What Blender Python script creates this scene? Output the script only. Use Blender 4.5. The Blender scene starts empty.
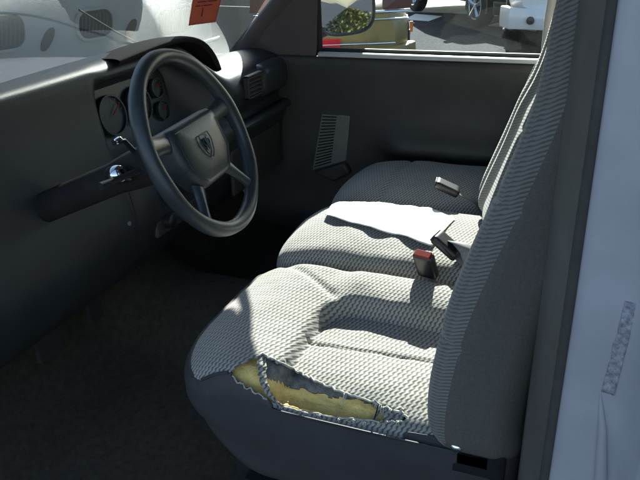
import bpy, bmesh, math, random
import numpy as np
from mathutils import Matrix, Vector, noise
random.seed(7)
sc = bpy.context.scene
COL = sc.collection
rad = math.radians

# ------------------------------------------------------------------ materials
def nodes(name):
    m = bpy.data.materials.new(name); m.use_nodes = True
    nt = m.node_tree
    return m, nt, nt.nodes['Principled BSDF']

def pm(name, col, rough=.5, metal=0., var=.12, scale=30, bump=.0, bscale=200, coat=0., spec=.5, stretch=(1, 1, 1)):
    m, nt, b = nodes(name)
    tc = nt.nodes.new('ShaderNodeTexCoord'); mp = nt.nodes.new('ShaderNodeMapping')
    mp.inputs['Scale'].default_value = stretch
    nt.links.new(tc.outputs['Object'], mp.inputs[0])
    n = nt.nodes.new('ShaderNodeTexNoise'); n.inputs['Scale'].default_value = scale
    n.inputs['Detail'].default_value = 6; n.inputs['Roughness'].default_value = .65
    nt.links.new(mp.outputs[0], n.inputs['Vector'])
    r = nt.nodes.new('ShaderNodeValToRGB')
    r.color_ramp.elements[0].position = .3; r.color_ramp.elements[1].position = .7
    r.color_ramp.elements[0].color = (*[c*(1-var) for c in col], 1)
    r.color_ramp.elements[1].color = (*[min(1, c*(1+var)) for c in col], 1)
    nt.links.new(n.outputs['Fac'], r.inputs[0]); nt.links.new(r.outputs[0], b.inputs['Base Color'])
    b.inputs['Roughness'].default_value = rough; b.inputs['Metallic'].default_value = metal
    b.inputs['Coat Weight'].default_value = coat; b.inputs['Specular IOR Level'].default_value = spec
    if bump > 0:
        n2 = nt.nodes.new('ShaderNodeTexNoise'); n2.inputs['Scale'].default_value = bscale
        n2.inputs['Detail'].default_value = 3
        nt.links.new(mp.outputs[0], n2.inputs['Vector'])
        bp = nt.nodes.new('ShaderNodeBump'); bp.inputs['Strength'].default_value = bump
        bp.inputs['Distance'].default_value = .002
        nt.links.new(n2.outputs['Fac'], bp.inputs['Height']); nt.links.new(bp.outputs[0], b.inputs['Normal'])
    return m

def glassmat(name, tint, refl=.08, dirt=.03, dcol=(.7, .72, .7)):
    m = bpy.data.materials.new(name); m.use_nodes = True; nt = m.node_tree
    nt.nodes.clear()
    o = nt.nodes.new('ShaderNodeOutputMaterial')
    t = nt.nodes.new('ShaderNodeBsdfTransparent'); t.inputs[0].default_value = (*tint, 1)
    g = nt.nodes.new('ShaderNodeBsdfGlossy'); g.inputs['Roughness'].default_value = .01
    fr = nt.nodes.new('ShaderNodeFresnel'); fr.inputs[0].default_value = 1.35
    mul = nt.nodes.new('ShaderNodeMath'); mul.operation = 'MULTIPLY'; mul.inputs[1].default_value = .8
    nt.links.new(fr.outputs[0], mul.inputs[0])
    d = nt.nodes.new('ShaderNodeBsdfDiffuse'); d.inputs[0].default_value = (*dcol, 1)
    m1 = nt.nodes.new('ShaderNodeMixShader'); m2 = nt.nodes.new('ShaderNodeMixShader')
    nt.links.new(mul.outputs[0], m1.inputs[0]); nt.links.new(t.outputs[0], m1.inputs[1]); nt.links.new(g.outputs[0], m1.inputs[2])
    tc = nt.nodes.new('ShaderNodeTexCoord'); n = nt.nodes.new('ShaderNodeTexNoise')
    n.inputs['Scale'].default_value = 9; n.inputs['Detail'].default_value = 8
    nt.links.new(tc.outputs['Object'], n.inputs['Vector'])
    mm = nt.nodes.new('ShaderNodeMath'); mm.operation = 'MULTIPLY'; mm.inputs[1].default_value = dirt*2
    nt.links.new(n.outputs['Fac'], mm.inputs[0]); nt.links.new(mm.outputs[0], m2.inputs[0])
    nt.links.new(m1.outputs[0], m2.inputs[1]); nt.links.new(d.outputs[0], m2.inputs[2])
    nt.links.new(m2.outputs[0], o.inputs[0])
    return m

def fabricmat(name, light, dark, axis='top'):
    """ribbed woven upholstery: wavy raised cords with dark gaps"""
    m, nt, b = nodes(name)
    N = nt.nodes.new; L = nt.links.new
    def math_(op, a, c=None, v=None):
        n = N('ShaderNodeMath'); n.operation = op
        if hasattr(a, 'links'): L(a, n.inputs[0])
        else: n.inputs[0].default_value = a
        if c is not None:
            if hasattr(c, 'links'): L(c, n.inputs[1])
            else: n.inputs[1].default_value = c
        return n.outputs[0]
    tc = N('ShaderNodeTexCoord'); sx = N('ShaderNodeSeparateXYZ'); L(tc.outputs['Object'], sx.inputs[0])
    X, Y, Z = sx.outputs
    if axis == 'top': A = math_('ADD', X, Z); B = math_('SUBTRACT', Y, math_('MULTIPLY', Z, .0))
    else: A = X; B = math_('ADD', Z, math_('MULTIPLY', Y, .5))
    # low-frequency wander of the weave
    nz = N('ShaderNodeTexNoise'); nz.inputs['Scale'].default_value = 14; L(tc.outputs['Object'], nz.inputs['Vector'])
    wob = math_('MULTIPLY', nz.outputs['Fac'], 1.3)
    pa = math_('MULTIPLY', A, 2*math.pi/.0135)
    pb = math_('MULTIPLY', B, 2*math.pi/(.0092 if axis == 'top' else .0060))
    w = math_('MULTIPLY', math_('SINE', pa), .75 if axis == 'top' else .5)
    ph = math_('ADD', math_('ADD', pb, w), wob)
    s1 = math_('SINE', math_('ADD', ph, math_('MULTIPLY', pa, .5 if axis == 'top' else .25)))
    s2 = math_('SINE', math_('MULTIPLY', pa, 1.0))
    h = math_('ADD', math_('MULTIPLY', s1, .42), .5)
    h = math_('ADD', h, math_('MULTIPLY', s2, .10))
    n3 = N('ShaderNodeTexNoise'); n3.inputs['Scale'].default_value = 900; n3.inputs['Detail'].default_value = 2
    L(tc.outputs['Object'], n3.inputs['Vector'])
    h2 = math_('ADD', h, math_('MULTIPLY', math_('SUBTRACT', n3.outputs['Fac'], .5), .55))
    r = N('ShaderNodeValToRGB'); r.color_ramp.elements[0].position = .12; r.color_ramp.elements[1].position = .62
    r.color_ramp.elements[0].color = (*dark, 1); r.color_ramp.elements[1].color = (*light, 1)
    L(h2, r.inputs[0])
    # faint soiling
    n4 = N('ShaderNodeTexNoise'); n4.inputs['Scale'].default_value = 7; n4.inputs['Detail'].default_value = 5
    L(tc.outputs['Object'], n4.inputs['Vector'])
    mx = N('ShaderNodeMix'); mx.data_type = 'RGBA'; mx.blend_type = 'MULTIPLY'; mx.inputs[0].default_value = .5
    r2 = N('ShaderNodeValToRGB'); r2.color_ramp.elements[0].position = .3; r2.color_ramp.elements[0].color = (.62, .6, .56, 1)
    r2.color_ramp.elements[1].position = .65; r2.color_ramp.elements[1].color = (1, 1, 1, 1)
    L(n4.outputs['Fac'], r2.inputs[0]); L(r.outputs[0], mx.inputs[6]); L(r2.outputs[0], mx.inputs[7])
    L(mx.outputs[2], b.inputs['Base Color'])
    b.inputs['Roughness'].default_value = .9; b.inputs['Sheen Weight'].default_value = .25
    b.inputs['Specular IOR Level'].default_value = .2
    bp = N('ShaderNodeBump'); bp.inputs['Strength'].default_value = .65 if axis == 'top' else .45; bp.inputs['Distance'].default_value = .0018
    L(h2, bp.inputs['Height']); L(bp.outputs[0], b.inputs['Normal'])
    return m

def groundmat():
    m, nt, b = nodes('asphalt')
    N = nt.nodes.new; L = nt.links.new
    tc = N('ShaderNodeTexCoord')
    n = N('ShaderNodeTexNoise'); n.inputs['Scale'].default_value = .6; n.inputs['Detail'].default_value = 9; n.inputs['Roughness'].default_value = .7
    v = N('ShaderNodeTexVoronoi'); v.inputs['Scale'].default_value = 45
    L(tc.outputs['Object'], n.inputs['Vector']); L(tc.outputs['Object'], v.inputs['Vector'])
    r = N('ShaderNodeValToRGB'); r.color_ramp.elements[0].position = .3; r.color_ramp.elements[1].position = .75
    r.color_ramp.elements[0].color = (.019, .022, .027, 1); r.color_ramp.elements[1].color = (.042, .047, .056, 1)
    L(n.outputs['Fac'], r.inputs[0])
    r2 = N('ShaderNodeValToRGB'); r2.color_ramp.elements[0].color = (.6, .6, .6, 1); r2.color_ramp.elements[1].color = (1.7, 1.7, 1.7, 1)
    L(v.outputs['Color'], r2.inputs[0])
    mx = N('ShaderNodeMix'); mx.data_type = 'RGBA'; mx.blend_type = 'MULTIPLY'; mx.inputs[0].default_value = 1
    L(r.outputs[0], mx.inputs[6]); L(r2.outputs[0], mx.inputs[7]); L(mx.outputs[2], b.inputs['Base Color'])
    b.inputs['Roughness'].default_value = 1.; b.inputs['Specular IOR Level'].default_value = .1
    bp = N('ShaderNodeBump'); bp.inputs['Strength'].default_value = .6; bp.inputs['Distance'].default_value = .01
    L(v.outputs['Distance'], bp.inputs['Height']); L(bp.outputs[0], b.inputs['Normal'])
    return m

M = dict(
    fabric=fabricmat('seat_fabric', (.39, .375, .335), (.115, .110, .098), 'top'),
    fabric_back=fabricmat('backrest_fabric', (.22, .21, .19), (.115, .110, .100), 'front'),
    vinyl=pm('seat_vinyl', (.046, .042, .045), .65, var=.2, scale=8, bump=.3, bscale=500),
    vinyl_back=pm('backrest_side_cloth', (.108, .098, .086), .9, var=.18, scale=260, bump=.6, bscale=420),
    foam=pm('seat_foam', (.82, .58, .19), .95, var=.22, scale=28, bump=.9, bscale=260),
    shaded_cloth=pm('shaded_cloth_underside', (.22, .20, .17), .95, var=.5, scale=60, bump=.9, bscale=300),
    fray=pm('frayed_thread', (.42, .41, .35), .9, var=.3, scale=90, bump=.5, bscale=600),
    dash=pm('dash_plastic', (.030, .034, .036), .34, var=.15, scale=12, bump=.35, bscale=700, spec=.5),
    dashpad=pm('dash_lower_plastic', (.055, .05, .047), .5, var=.2, scale=9, bump=.3, bscale=500),
    trim=pm('pillar_trim', (.13, .105, .105), .6, var=.12, scale=10, bump=.2, bscale=400),
    rearpanel=pm('cab_trim', (.125, .115, .10), .7, var=.2, scale=7, bump=.3, bscale=300),
    doorp=pm('door_plastic', (.060, .056, .050), .6, var=.25, scale=5, bump=.35, bscale=350),
    grille=pm('speaker_plastic', (.19, .185, .17), .55, var=.1, scale=40),
    wheel=pm('wheel_leather', (.040, .047, .050), .33, var=.2, scale=30, bump=.25, bscale=600),
    spoke=pm('wheel_plastic', (.040, .050, .056), .3, var=.1, scale=30, bump=.15, bscale=600),
    emblem=pm('emblem_silver', (.06, .09, .09), .4, metal=.4, var=.1),
    carpet=pm('carpet', (.042, .034, .022), 1., var=.4, scale=60, bump=1., bscale=500),
    matt=pm('matt_black', (.022, .022, .024), .75, var=.2, spec=.3),
    black=pm('black_plastic', (.02, .02, .022), .35, var=.2),
    hoodmat=pm('cluster_hood_matt', (.026, .023, .021), .85, var=.2, scale=20, bump=.4, bscale=700, spec=.2),
    slat=pm('van_slat', (.17, .19, .20), .6),
    seal=pm('pillar_seal', (.055, .052, .046), .8, var=.2),
    rubber=pm('rubber', (.022, .021, .02), .7, var=.2),
    red=pm('red_plastic', (.30, .012, .006), .8, var=.1),
    chrome=pm('chrome', (.75, .76, .78), .12, metal=1., var=.05),
    white=pm('white_paint', (.72, .72, .74), .3, var=.04, scale=6, coat=.6),
    jamb=pm('silver_lilac_paint', (.40, .395, .43), .35, var=.10, scale=11, coat=.5),
    sill=pm('pale_sill', (.60, .60, .58), .35, var=.06, scale=20),
    webbing=pm('seat_belt_webbing', (.20, .20, .20), .8, var=.2, scale=300),
    paper=pm('paper', (.85, .85, .82), .8, var=.03, scale=20),
    notice=pm('orange_paper', (.82, .17, .10), .7, var=.08, scale=20),
    ink=pm('ink', (.10, .03, .05), .8, var=.1),
    label=pm('weathered_label', (.30, .30, .34), .6, var=.55, scale=160),
    paint_line=pm('line_paint', (.72, .72, .70), .8, var=.12, scale=18),
    sunlit_tone=pm('sunlit_ground_tone', (.75, .73, .66), .9, var=.08, scale=9),  # pale colour standing for sun on the asphalt
    asphalt=groundmat(),
    glass=glassmat('windscreen_glass', (.86, .95, .92), dirt=.035),
    sideglass=glassmat('side_glass', (.84, .92, .89), dirt=.02),
    carglass=pm('car_glass', (.02, .025, .03), .08, var=.1),
    gold=pm('gold_paint', (.24, .18, .06), .4, var=.3, scale=2.5, coat=.15),
    green=pm('dark_green_paint', (.02, .035, .03), .28, var=.1, coat=.7),
    silver=pm('pale_van_paint', (.74, .79, .75), .35, var=.06, scale=3, coat=.3),
    tyre=pm('tyre', (.02, .02, .02), .85, var=.2),
    alloy=pm('alloy', (.55, .57, .62), .3, metal=.7, var=.1),
    taillight=pm('tail_lens', (.55, .02, .03), .15, var=.1),
    amber=pm('amber_lens', (.80, .22, .04), .2, var=.1),
    dimlens=pm('dim_lens', (.10, .03, .02), .3, var=.1),
    headlens=pm('head_lens', (.7, .72, .74), .1, var=.05),
    louvre=pm('louvre_grey', (.07, .08, .09), .5, var=.1),
    leaf=pm('leaf', (.15, .155, .055), .8, var=.35, scale=6),
    bark=pm('bark', (.10, .07, .05), .9, var=.3),
)
M['mirror'] = (lambda m, nt, b: m)(*nodes('mirror_glass'))
b = M['mirror'].node_tree.nodes['Principled BSDF']
b.inputs['Metallic'].default_value = 1; b.inputs['Roughness'].default_value = .02; b.inputs['Base Color'].default_value = (.8, .82, .82, 1)

# ------------------------------------------------------------------ object helpers
def put(name, verts, faces, mat, parent=None, smooth=True, subd=0, solid=0., bevel=0.):
    me = bpy.data.meshes.new(name)
    me.from_pydata([tuple(map(float, v)) for v in verts], [], [tuple(f) for f in faces])
    me.validate(); me.update()
    bm = bmesh.new(); bm.from_mesh(me)
    bmesh.ops.recalc_face_normals(bm, faces=bm.faces[:]); bm.to_mesh(me); bm.free()
    o = bpy.data.objects.new(name, me); COL.objects.link(o)
    me.materials.append(mat)
    if smooth:
        for p in me.polygons: p.use_smooth = True
    if bevel:
        md = o.modifiers.new('bevel', 'BEVEL'); md.width = bevel; md.segments = 3; md.limit_method = 'ANGLE'
    if solid:
        md = o.modifiers.new('solid', 'SOLIDIFY'); md.thickness = solid; md.offset = 0
    if subd:
        md = o.modifiers.new('sub', 'SUBSURF'); md.levels = subd; md.render_levels = subd
    if smooth and not subd:
        try: me.set_sharp_from_angle(angle=rad(50))
        except Exception: pass
    if parent is not None: attach(o, parent)
    return o

def attach(o, parent):
    o.parent = parent
    if parent.type == 'EMPTY':
        o.matrix_parent_inverse = parent.matrix_basis.inverted()

def thing(name, label, cat, loc=(0, 0, 0), group=None):
    o = bpy.data.objects.new(name, None); COL.objects.link(o); o.location = loc
    o.empty_display_size = .2
    o['label'] = label; o['category'] = cat
    if group: o['group'] = group
    return o

class G:
    """mesh collector"""
    def __init__(s): s.v = []; s.f = []
    def add(s, v, f):
        n = len(s.v); s.v += [tuple(map(float, p)) for p in v]; s.f += [tuple(i+n for i in q) for q in f]; return s
    def box(s, a, b_, m=None):
        (x0, y0, z0), (x1, y1, z1) = a, b_
        v = [Vector(p) for p in ((x0, y0, z0), (x1, y0, z0), (x1, y1, z0), (x0, y1, z0), (x0, y0, z1), (x1, y0, z1), (x1, y1, z1), (x0, y1, z1))]
        if m is not None: v = [m @ p for p in v]
        return s.add(v, [(0, 3, 2, 1), (4, 5, 6, 7), (0, 1, 5, 4), (1, 2, 6, 5), (2, 3, 7, 6), (3, 0, 4, 7)])
    def tube(s, pts, r, n=8, cap=True):
        pts = [Vector(p) for p in pts]; v = []; f = []
        prev = None
        for i, p in enumerate(pts):
            t = (pts[min(i+1, len(pts)-1)]-pts[max(i-1, 0)])
            if t.length < 1e-9: t = Vector((0, 0, 1))
            t.normalize()
            if prev is None: a = t.orthogonal().normalized()
            else: a = (prev-t*prev.dot(t)).normalized()
            prev = a; c = t.cross(a)
            rr = r[i] if hasattr(r, '__len__') else r
            for k in range(n):
                u = 2*math.pi*k/n; v.append(p+(a*math.cos(u)+c*math.sin(u))*rr)
        for i in range(len(pts)-1):
            for k in range(n): f.append((i*n+k, i*n+(k+1) % n, (i+1)*n+(k+1) % n, (i+1)*n+k))
        if cap: f.append(tuple(range(n))[::-1]); f.append(tuple((len(pts)-1)*n+k for k in range(n)))
        return s.add(v, f)
    def prism(s, poly, d):
        """extrude a 3D polygon by vector d"""
        n = len(poly); d = Vector(d); P = [Vector(p) for p in poly]
        v = P+[p+d for p in P]
        f = [tuple(range(n)), tuple(range(2*n-1, n-1, -1))]+[(i, (i+1) % n, n+(i+1) % n, n+i) for i in range(n)]
        return s.add(v, f)
    def lathe(s, prof, c, ax, n=24):
        """prof: (r, h) along axis ax from c"""
        ax = Vector(ax).normalized(); a = ax.orthogonal().normalized(); b_ = ax.cross(a); c = Vector(c)
        v = []; f = []
        for r, h in prof:
            for k in range(n):
                u = 2*math.pi*k/n; v.append(c+ax*h+(a*math.cos(u)+b_*math.sin(u))*r)
        for i in range(len(prof)-1):
            for k in range(n): f.append((i*n+k, i*n+(k+1) % n, (i+1)*n+(k+1) % n, (i+1)*n+k))
        f.append(tuple(range(n))); f.append(tuple((len(prof)-1)*n+k for k in range(n)))
        return s.add(v, f)
    def make(s, name, mat, parent=None, **k): return put(name, s.v, s.f, mat, parent, **k)

def rbox(lo, hi, r, step):
    """rounded box surface as numpy verts and quads; r = radius; step = grid pitch"""
    lo = np.array(lo, float); hi = np.array(hi, float); n = np.maximum(4, np.round((hi-lo)/step).astype(int))
    idx = {}; V = []; F = []
    def vid(i, j, k):
        key = (i, j, k)
        if key not in idx:
            idx[key] = len(V); V.append(lo+(hi-lo)*np.array(key)/n)
        return idx[key]
    nx, ny, nz = n
    for i in range(nx):
        for j in range(ny):
            for k in (0, nz):
                q = (vid(i, j, k), vid(i+1, j, k), vid(i+1, j+1, k), vid(i, j+1, k)); F.append(q if k else q[::-1])
    for i in range(nx):
        for k in range(nz):
            for j in (0, ny):
                q = (vid(i, j, k), vid(i+1, j, k), vid(i+1, j, k+1), vid(i, j, k+1)); F.append(q[::-1] if j else q)
    for j in range(ny):
        for k in range(nz):
            for i in (0, nx):
                q = (vid(i, j, k), vid(i, j+1, k), vid(i, j+1, k+1), vid(i, j, k+1)); F.append(q if i else q[::-1])
    V = np.array(V)
    inner = np.clip(V, lo+r, hi-r); d = V-inner; L = np.linalg.norm(d, axis=1, keepdims=True); L[L < 1e-9] = 1
    # keep points on flats, round the edges
    V = inner+d/L*r*np.where(np.linalg.norm(d, axis=1, keepdims=True) > 1e-9, 1, 0)
    return V, F

def sstep(a, b_, x): t = np.clip((x-a)/(b_-a), 0, 1); return t*t*(3-2*t)
def gauss(d, s): return np.exp(-(d/s)**2)

# ------------------------------------------------------------------ setting
SUN_AZ, SUN_EL = 11., 28.     # direction to the sun: from +x turned toward +y
g = G(); g.add([(-150, -150, 0), (300, -150, 0), (300, 200, 0), (-150, 200, 0)], [(0, 1, 2, 3)])
o = g.make('ground', M['asphalt'], smooth=False); o['kind'] = 'structure'
def flat(name, polys, z, mat):
    g = G()
    for p in polys: g.add([(x, y, z) for x, y in p], [tuple(range(len(p)))])
    o = g.make(name, mat, smooth=False); o['kind'] = 'structure'; return o
flat('parking_line', [[(13.2, 3.5), (13.32, 3.5), (14.6, 12), (14.48, 12)]], .004, M['paint_line'])
flat('parking_line', [[(5.2, -6), (5.3, -6), (5.3, -1.2), (5.2, -1.2)]], .004, M['paint_line'])
flat('sunlit_ground', [[(11.75, 2.1), (12.5, 2.0), (12.8, 2.6), (11.95, 2.6)], [(12.6, 1.0), (13.4, .9), (15.5, 1.2), (15.5, 5.5), (13.4, 5.5), (13.0, 2.0)],
                  [(11.3, .98), (11.7, .88), (11.45, .1), (10.75, .15)], [(10.8, .02), (11.5, .02), (11.3, -1.2), (10.5, -1.2)]], .004, M['sunlit_tone'])  # sunlit ground under and between the cars, painted as pale patches

# ------------------------------------------------------------------ generic vehicle
def car(name, label, cat, loc, heading, paint, L=4.5, W=1.74, hood=.95, belt=.98, roof=1.42, tall=.0, cab=(.28, .80), face='front', wr=.31, clear=.2, truck=False, rim='alloy'):
    """local: +X is the front of the vehicle; built at origin then rotated"""
    t = thing(name, label, cat)
    # lower body loft
    st = []
    xs = np.linspace(-L/2, L/2, 31)
    V = []; F = []; n = 20
    for x in xs:
        u = x/(L/2)
        e = max(0, abs(u)-.86)/.14
        w = W/2*(1-.10*abs(u)**4)*(1-.16*e**2)
        zb = clear+.10*e**1.5
        h = hood-(0.10*(max(0, u-.3)/.7)**2 if u > 0 else .04*(max(0, -u-.4)/.6)**2) - .10*e**2
        if truck: h = hood-.02*e**2
        zc = (zb+h)/2; hh = (h-zb)/2
        for k in range(n):
            a = 2*math.pi*k/n
            c, s_ = math.cos(a), math.sin(a); p = 4.2
            rr = (abs(c)**p+abs(s_)**p)**(-1/p)
            yy = w*c*rr; zz = zc+hh*s_*rr
            yy *= 1-.06*max(0, (zz-zc)/hh)
            V.append((x, yy, zz))
    for i in range(len(xs)-1):
        for k in range(n): F.append((i*n+k, i*n+(k+1) % n, (i+1)*n+(k+1) % n, (i+1)*n+k))
    F.append(tuple(range(n))); F.append(tuple((len(xs)-1)*n+k for k in range(n)))
    put('body', V, F, paint, t)
    # cabin
    x0, x1 = -L/2+L*(1-cab[1]), -L/2+L*(1-cab[0])
    V = []; F = []
    wb, wt = W/2*.93, W/2*.74
    for z, xa, xb, w in ((belt-.06, x0, x1, wb), (belt+.1, x0+.10, x1-.18, wb*.98), (roof-.06, x0+.42, x1-.62, wt*1.04), (roof, x0+.55, x1-.80, wt*.90)):
        for p in ((xa, -w), (xa+.12, -w*1.0), (xb-.12, -w), (xb, -w*.9), (xb, w*.9), (xb-.12, w), (xa+.12, w), (xa, w*.95)):
            V.append((p[0], p[1], z))
    for i in range(3):
        for k in range(8): F.append((i*8+k, i*8+(k+1) % 8, (i+1)*8+(k+1) % 8, (i+1)*8+k))
    F.append(tuple(range(24, 32)))
    put('cabin', V, F, paint, t, subd=0, bevel=.02)
    # glass
    def lerp(a, b_, s_): return a+(b_-a)*s_
    zl, zh = belt+.03, roof-.09
    def cx(z, xa, xb): s_ = (z-(belt+.1))/((roof-.06)-(belt+.1)); return lerp(xa, xb, s_)
    def cw(z): s_ = (z-(belt+.1))/((roof-.06)-(belt+.1)); return lerp(wb*.98, wt*1.04, s_)
    for sgn in (-1, 1):
        mid = (x0+x1)/2-.05
        for a, c in ((x0+.25, mid-.03), (mid+.03, x1-.32)):
            P = []
            for z, xx in ((zl, a), (zl, c), (zh, min(c, cx(zh, x1-.18, x1-.62)-.14)), (zh, max(a, cx(zh, x0+.10, x0+.42)+.14))):
                P.append((xx, sgn*(cw(z)+.004), z))
            G().prism(P, (0, sgn*.008, 0)).make('side_window', M['carglass'], t, smooth=False)
    for xa, xb, nm, sg in ((x1-.18, x1-.62, 'windscreen', 1), (x0+.10, x0+.42, 'rear_window', -1)):
        P = [(cx(z, xa, xb)+sg*.012, s_*(cw(z)*.88), z) for z, s_ in ((zl, -1), (zl, 1), (zh, 1), (zh, -1))]
        G().prism(P, (sg*.008, 0, 0)).make(nm, M['carglass'], t, smooth=False)
    # wheels
    wx = L*.30
    for x in (-wx, wx):
        for sgn in (-1, 1):
            y = sgn*(W/2-.09)
            w = G().lathe([(wr*.62, -.105), (wr*.93, -.10), (wr, -.07), (wr, .07), (wr*.93, .10), (wr*.62, .105)], (x, y, wr), (0, sgn, 0), 32).make('wheel', M['tyre'], t)
            gg = G(); gg.lathe([(wr*.62, .085), (wr*.64, .112), (wr*.58, .112), (wr*.55, .09)], (x, y, wr), (0, sgn, 0), 28)
            gg.lathe([(wr*.18, .08), (wr*.18, .115), (wr*.1, .12)], (x, y, wr), (0, sgn, 0), 12)
            for k in range(5):
                a = k*2*math.pi/5+.3
                ca, sa = math.cos(a), math.sin(a)
                gg.tube([(x+ca*wr*.12, y+sgn*.10, wr+sa*wr*.12), (x+ca*wr*.6, y+sgn*.10, wr+sa*wr*.6)], [wr*.09, wr*.13], 6)
            gg.make('rim', M[rim], w)
            # arch lip
            arc = [(x+math.cos(a)*wr*1.14, sgn*(W/2-.012), wr+math.sin(a)*wr*1.14) for a in np.linspace(-.25, math.pi+.25, 16)]
            inner = [(x+math.cos(a)*wr*.2, sgn*(W/2-.012), wr*.8) for a in (math.pi, 0)]
            G().prism(arc, (0, sgn*.012, 0)).make('wheel_arch', M['black'], t, smooth=False)
    # bumpers, lights, grille
    bz = .36 if not truck else .46
    for sgn, nm in ((1, 'front_bumper'), (-1, 'rear_bumper')):
        pts = [(sgn*(L/2-.28), -W/2-.005, bz), (sgn*(L/2-.02), -W/2*.86, bz), (sgn*(L/2+.05), -W/2*.45, bz), (sgn*(L/2+.06), 0, bz), (sgn*(L/2+.05), W/2*.45, bz), (sgn*(L/2-.02), W/2*.86, bz), (sgn*(L/2-.28), W/2+.005, bz)]
        h = .10 if not truck else .13
        V = []; F = []
        for p in pts:
            for dz, dx in ((-h, -.05), (-h, .015), (-h*.3, .04), (h*.3, .04), (h, .015), (h, -.05)):
                V.append((p[0]+sgn*dx, p[1]*(1+ (.03 if dx > 0 else -.05)), p[2]+dz))
        for i in range(len(pts)-1):
            for k in range(6): F.append((i*6+k, i*6+(k+1) % 6, (i+1)*6+(k+1) % 6, (i+1)*6+k))
        F.append(tuple(range(6))); F.append(tuple((len(pts)-1)*6+k for k in range(6)))
        bo = put(nm, V, F, paint, t, bevel=.01)
        if face == 'rear':
            if sgn > 0: continue
            G().box((-L/2+.30, -W/2-.001, .55), (-L/2+.32, -W/2+.03, .66)).make('side_marker', M['amber'], t)
            g = G(); g.tube([(sgn*(L/2+.075), -W/2*.75, bz+.14), (sgn*(L/2+.10), -W*.2, bz+.14), (sgn*(L/2+.10), W*.2, bz+.14), (sgn*(L/2+.075), W/2*.75, bz+.14)], .012)
            g.make('trim_strip', M['chrome'], t)
            G().tube([(sgn*(L/2-.01), -W/2*.9, bz+.44), (sgn*(L/2+.02), -W*.2, bz+.44), (sgn*(L/2+.02), W*.2, bz+.44), (sgn*(L/2-.01), W/2*.9, bz+.44)], .016).make('trim_strip', M['chrome'], t)
            G().tube([(sgn*(L/2-.01), -W/2*.9, bz+.37), (sgn*(L/2+.03), -W*.2, bz+.37), (sgn*(L/2+.03), W*.2, bz+.37), (sgn*(L/2-.01), W/2*.9, bz+.37)], .010).make('trim_strip', M['chrome'], t)
            G().prism([(sgn*(L/2+.07), -.10, .43), (sgn*(L/2+.07), .10, .43), (sgn*(L/2+.07), .10, .56), (sgn*(L/2+.07), -.10, .56)], (sgn*.04, 0, 0)).make('fog_light', M['taillight'], t, bevel=.01)
    zl0 = hood-.25
    for sgn in (-1, 1):
        f = L/2-.035
        hl = G().prism([(f-.05, sgn*W*.47, zl0), (f+.035, sgn*W*.29, zl0), (f+.01, sgn*W*.29, zl0+.15), (f-.06, sgn*W*.46, zl0+.15)], (.02, 0, 0)).make('headlight', M['headlens'], t, smooth=False, bevel=.006)
        G().prism([(f-.05, sgn*W*.472, zl0-.09), (f+.05, sgn*W*.34, zl0-.09), (f+.05, sgn*W*.34, zl0-.03), (f-.05, sgn*W*.472, zl0-.03)], (.018, 0, 0)).make('indicator', M['amber'], t, smooth=False)
        tz = .12 if face == 'rear' else 0
        G().prism([(-f+.05, sgn*W*.475, zl0-.03+tz), (-f-.035, sgn*W*.30, zl0-.03+tz), (-f-.01, sgn*W*.30, zl0+.14+tz), (-f+.05, sgn*W*.465, zl0+.14+tz)], (-.02, 0, 0)).make('tail_light', M['dimlens' if face == 'rear' else 'taillight'], t, smooth=False, bevel=.006)
        G().box((L*.42, sgn*W*.485-.006, .52), (L*.44, sgn*W*.485+.006, .58)).make('side_marker', M['amber'], t)
        G().box((-L*.02, sgn*(W/2)-.01, belt-.18), (.13, sgn*(W/2)+.012, belt-.15)).make('door_handle', M['black'], t)
        G().tube([(x1-.30, sgn*W*.5, belt+.02), (x1-.30, sgn*W*.57, belt+.06), (x1-.29, sgn*W*.62, belt+.07)], [.02, .055, .06], 10).make('side_mirror', paint, t)
    gr = G()
    gy = W*.27; gz0, gz1 = zl0-.02, zl0+.15
    gr.box((L/2-.01, -gy, gz0), (L/2+.015, gy, gz1)); gr.make('grille', M['black'], t, smooth=False)
    sl = G()
    for k in range(4): z = gz0+(gz1-gz0)*(k+.0)/3; sl.box((L/2+.012, -gy-.01, z-.009), (L/2+.03, gy+.01, z+.009))
    sl.make('grille_bar', M['chrome'], t, smooth=False)
    fl = G()
    for y in (-W*.3, W*.3):
        G().lathe([(.045, 0), (.05, .02), (.03, .03)], (L/2+.075, y, bz-.01), (1, 0, 0), 14).make('fog_light', M['black'], t)
    G().box((L/2+.09, -.17, bz-.07), (L/2+.105, .17, bz+.07)).make('plate_recess', M['louvre'], t, smooth=False)
    t.location = loc; t.rotation_euler = (0, 0, heading)
    return t

# neighbours in the car park
h1 = rad(20.5)
gx, gy = 6.02, 1.84
car('parked_car', 'gold-tan car close outside the passenger window, its rear toward the truck', 'car',
    (gx+2.25*math.cos(h1), gy+2.25*math.sin(h1), 0), h1, M['gold'], hood=.98, belt=1.0, roof=1.42, face='rear', W=1.76)
car('parked_car', 'dark green car parked obliquely between the gold car and the white pickup', 'car',
    (12.68, 1.26, 0), rad(216.9), M['green'], L=4.4, W=1.75, hood=1.0, belt=1.02, roof=1.55, clear=.30, wr=.34)
car('parked_pickup', 'white pickup facing the camera at the top right of the side window', 'pickup truck',
    (11.15, -.52, 0), rad(180), M['white'], L=5.2, W=1.95, hood=1.12, belt=1.12, roof=1.80, truck=True, clear=.42, wr=.38, cab=(.36, .70))

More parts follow.
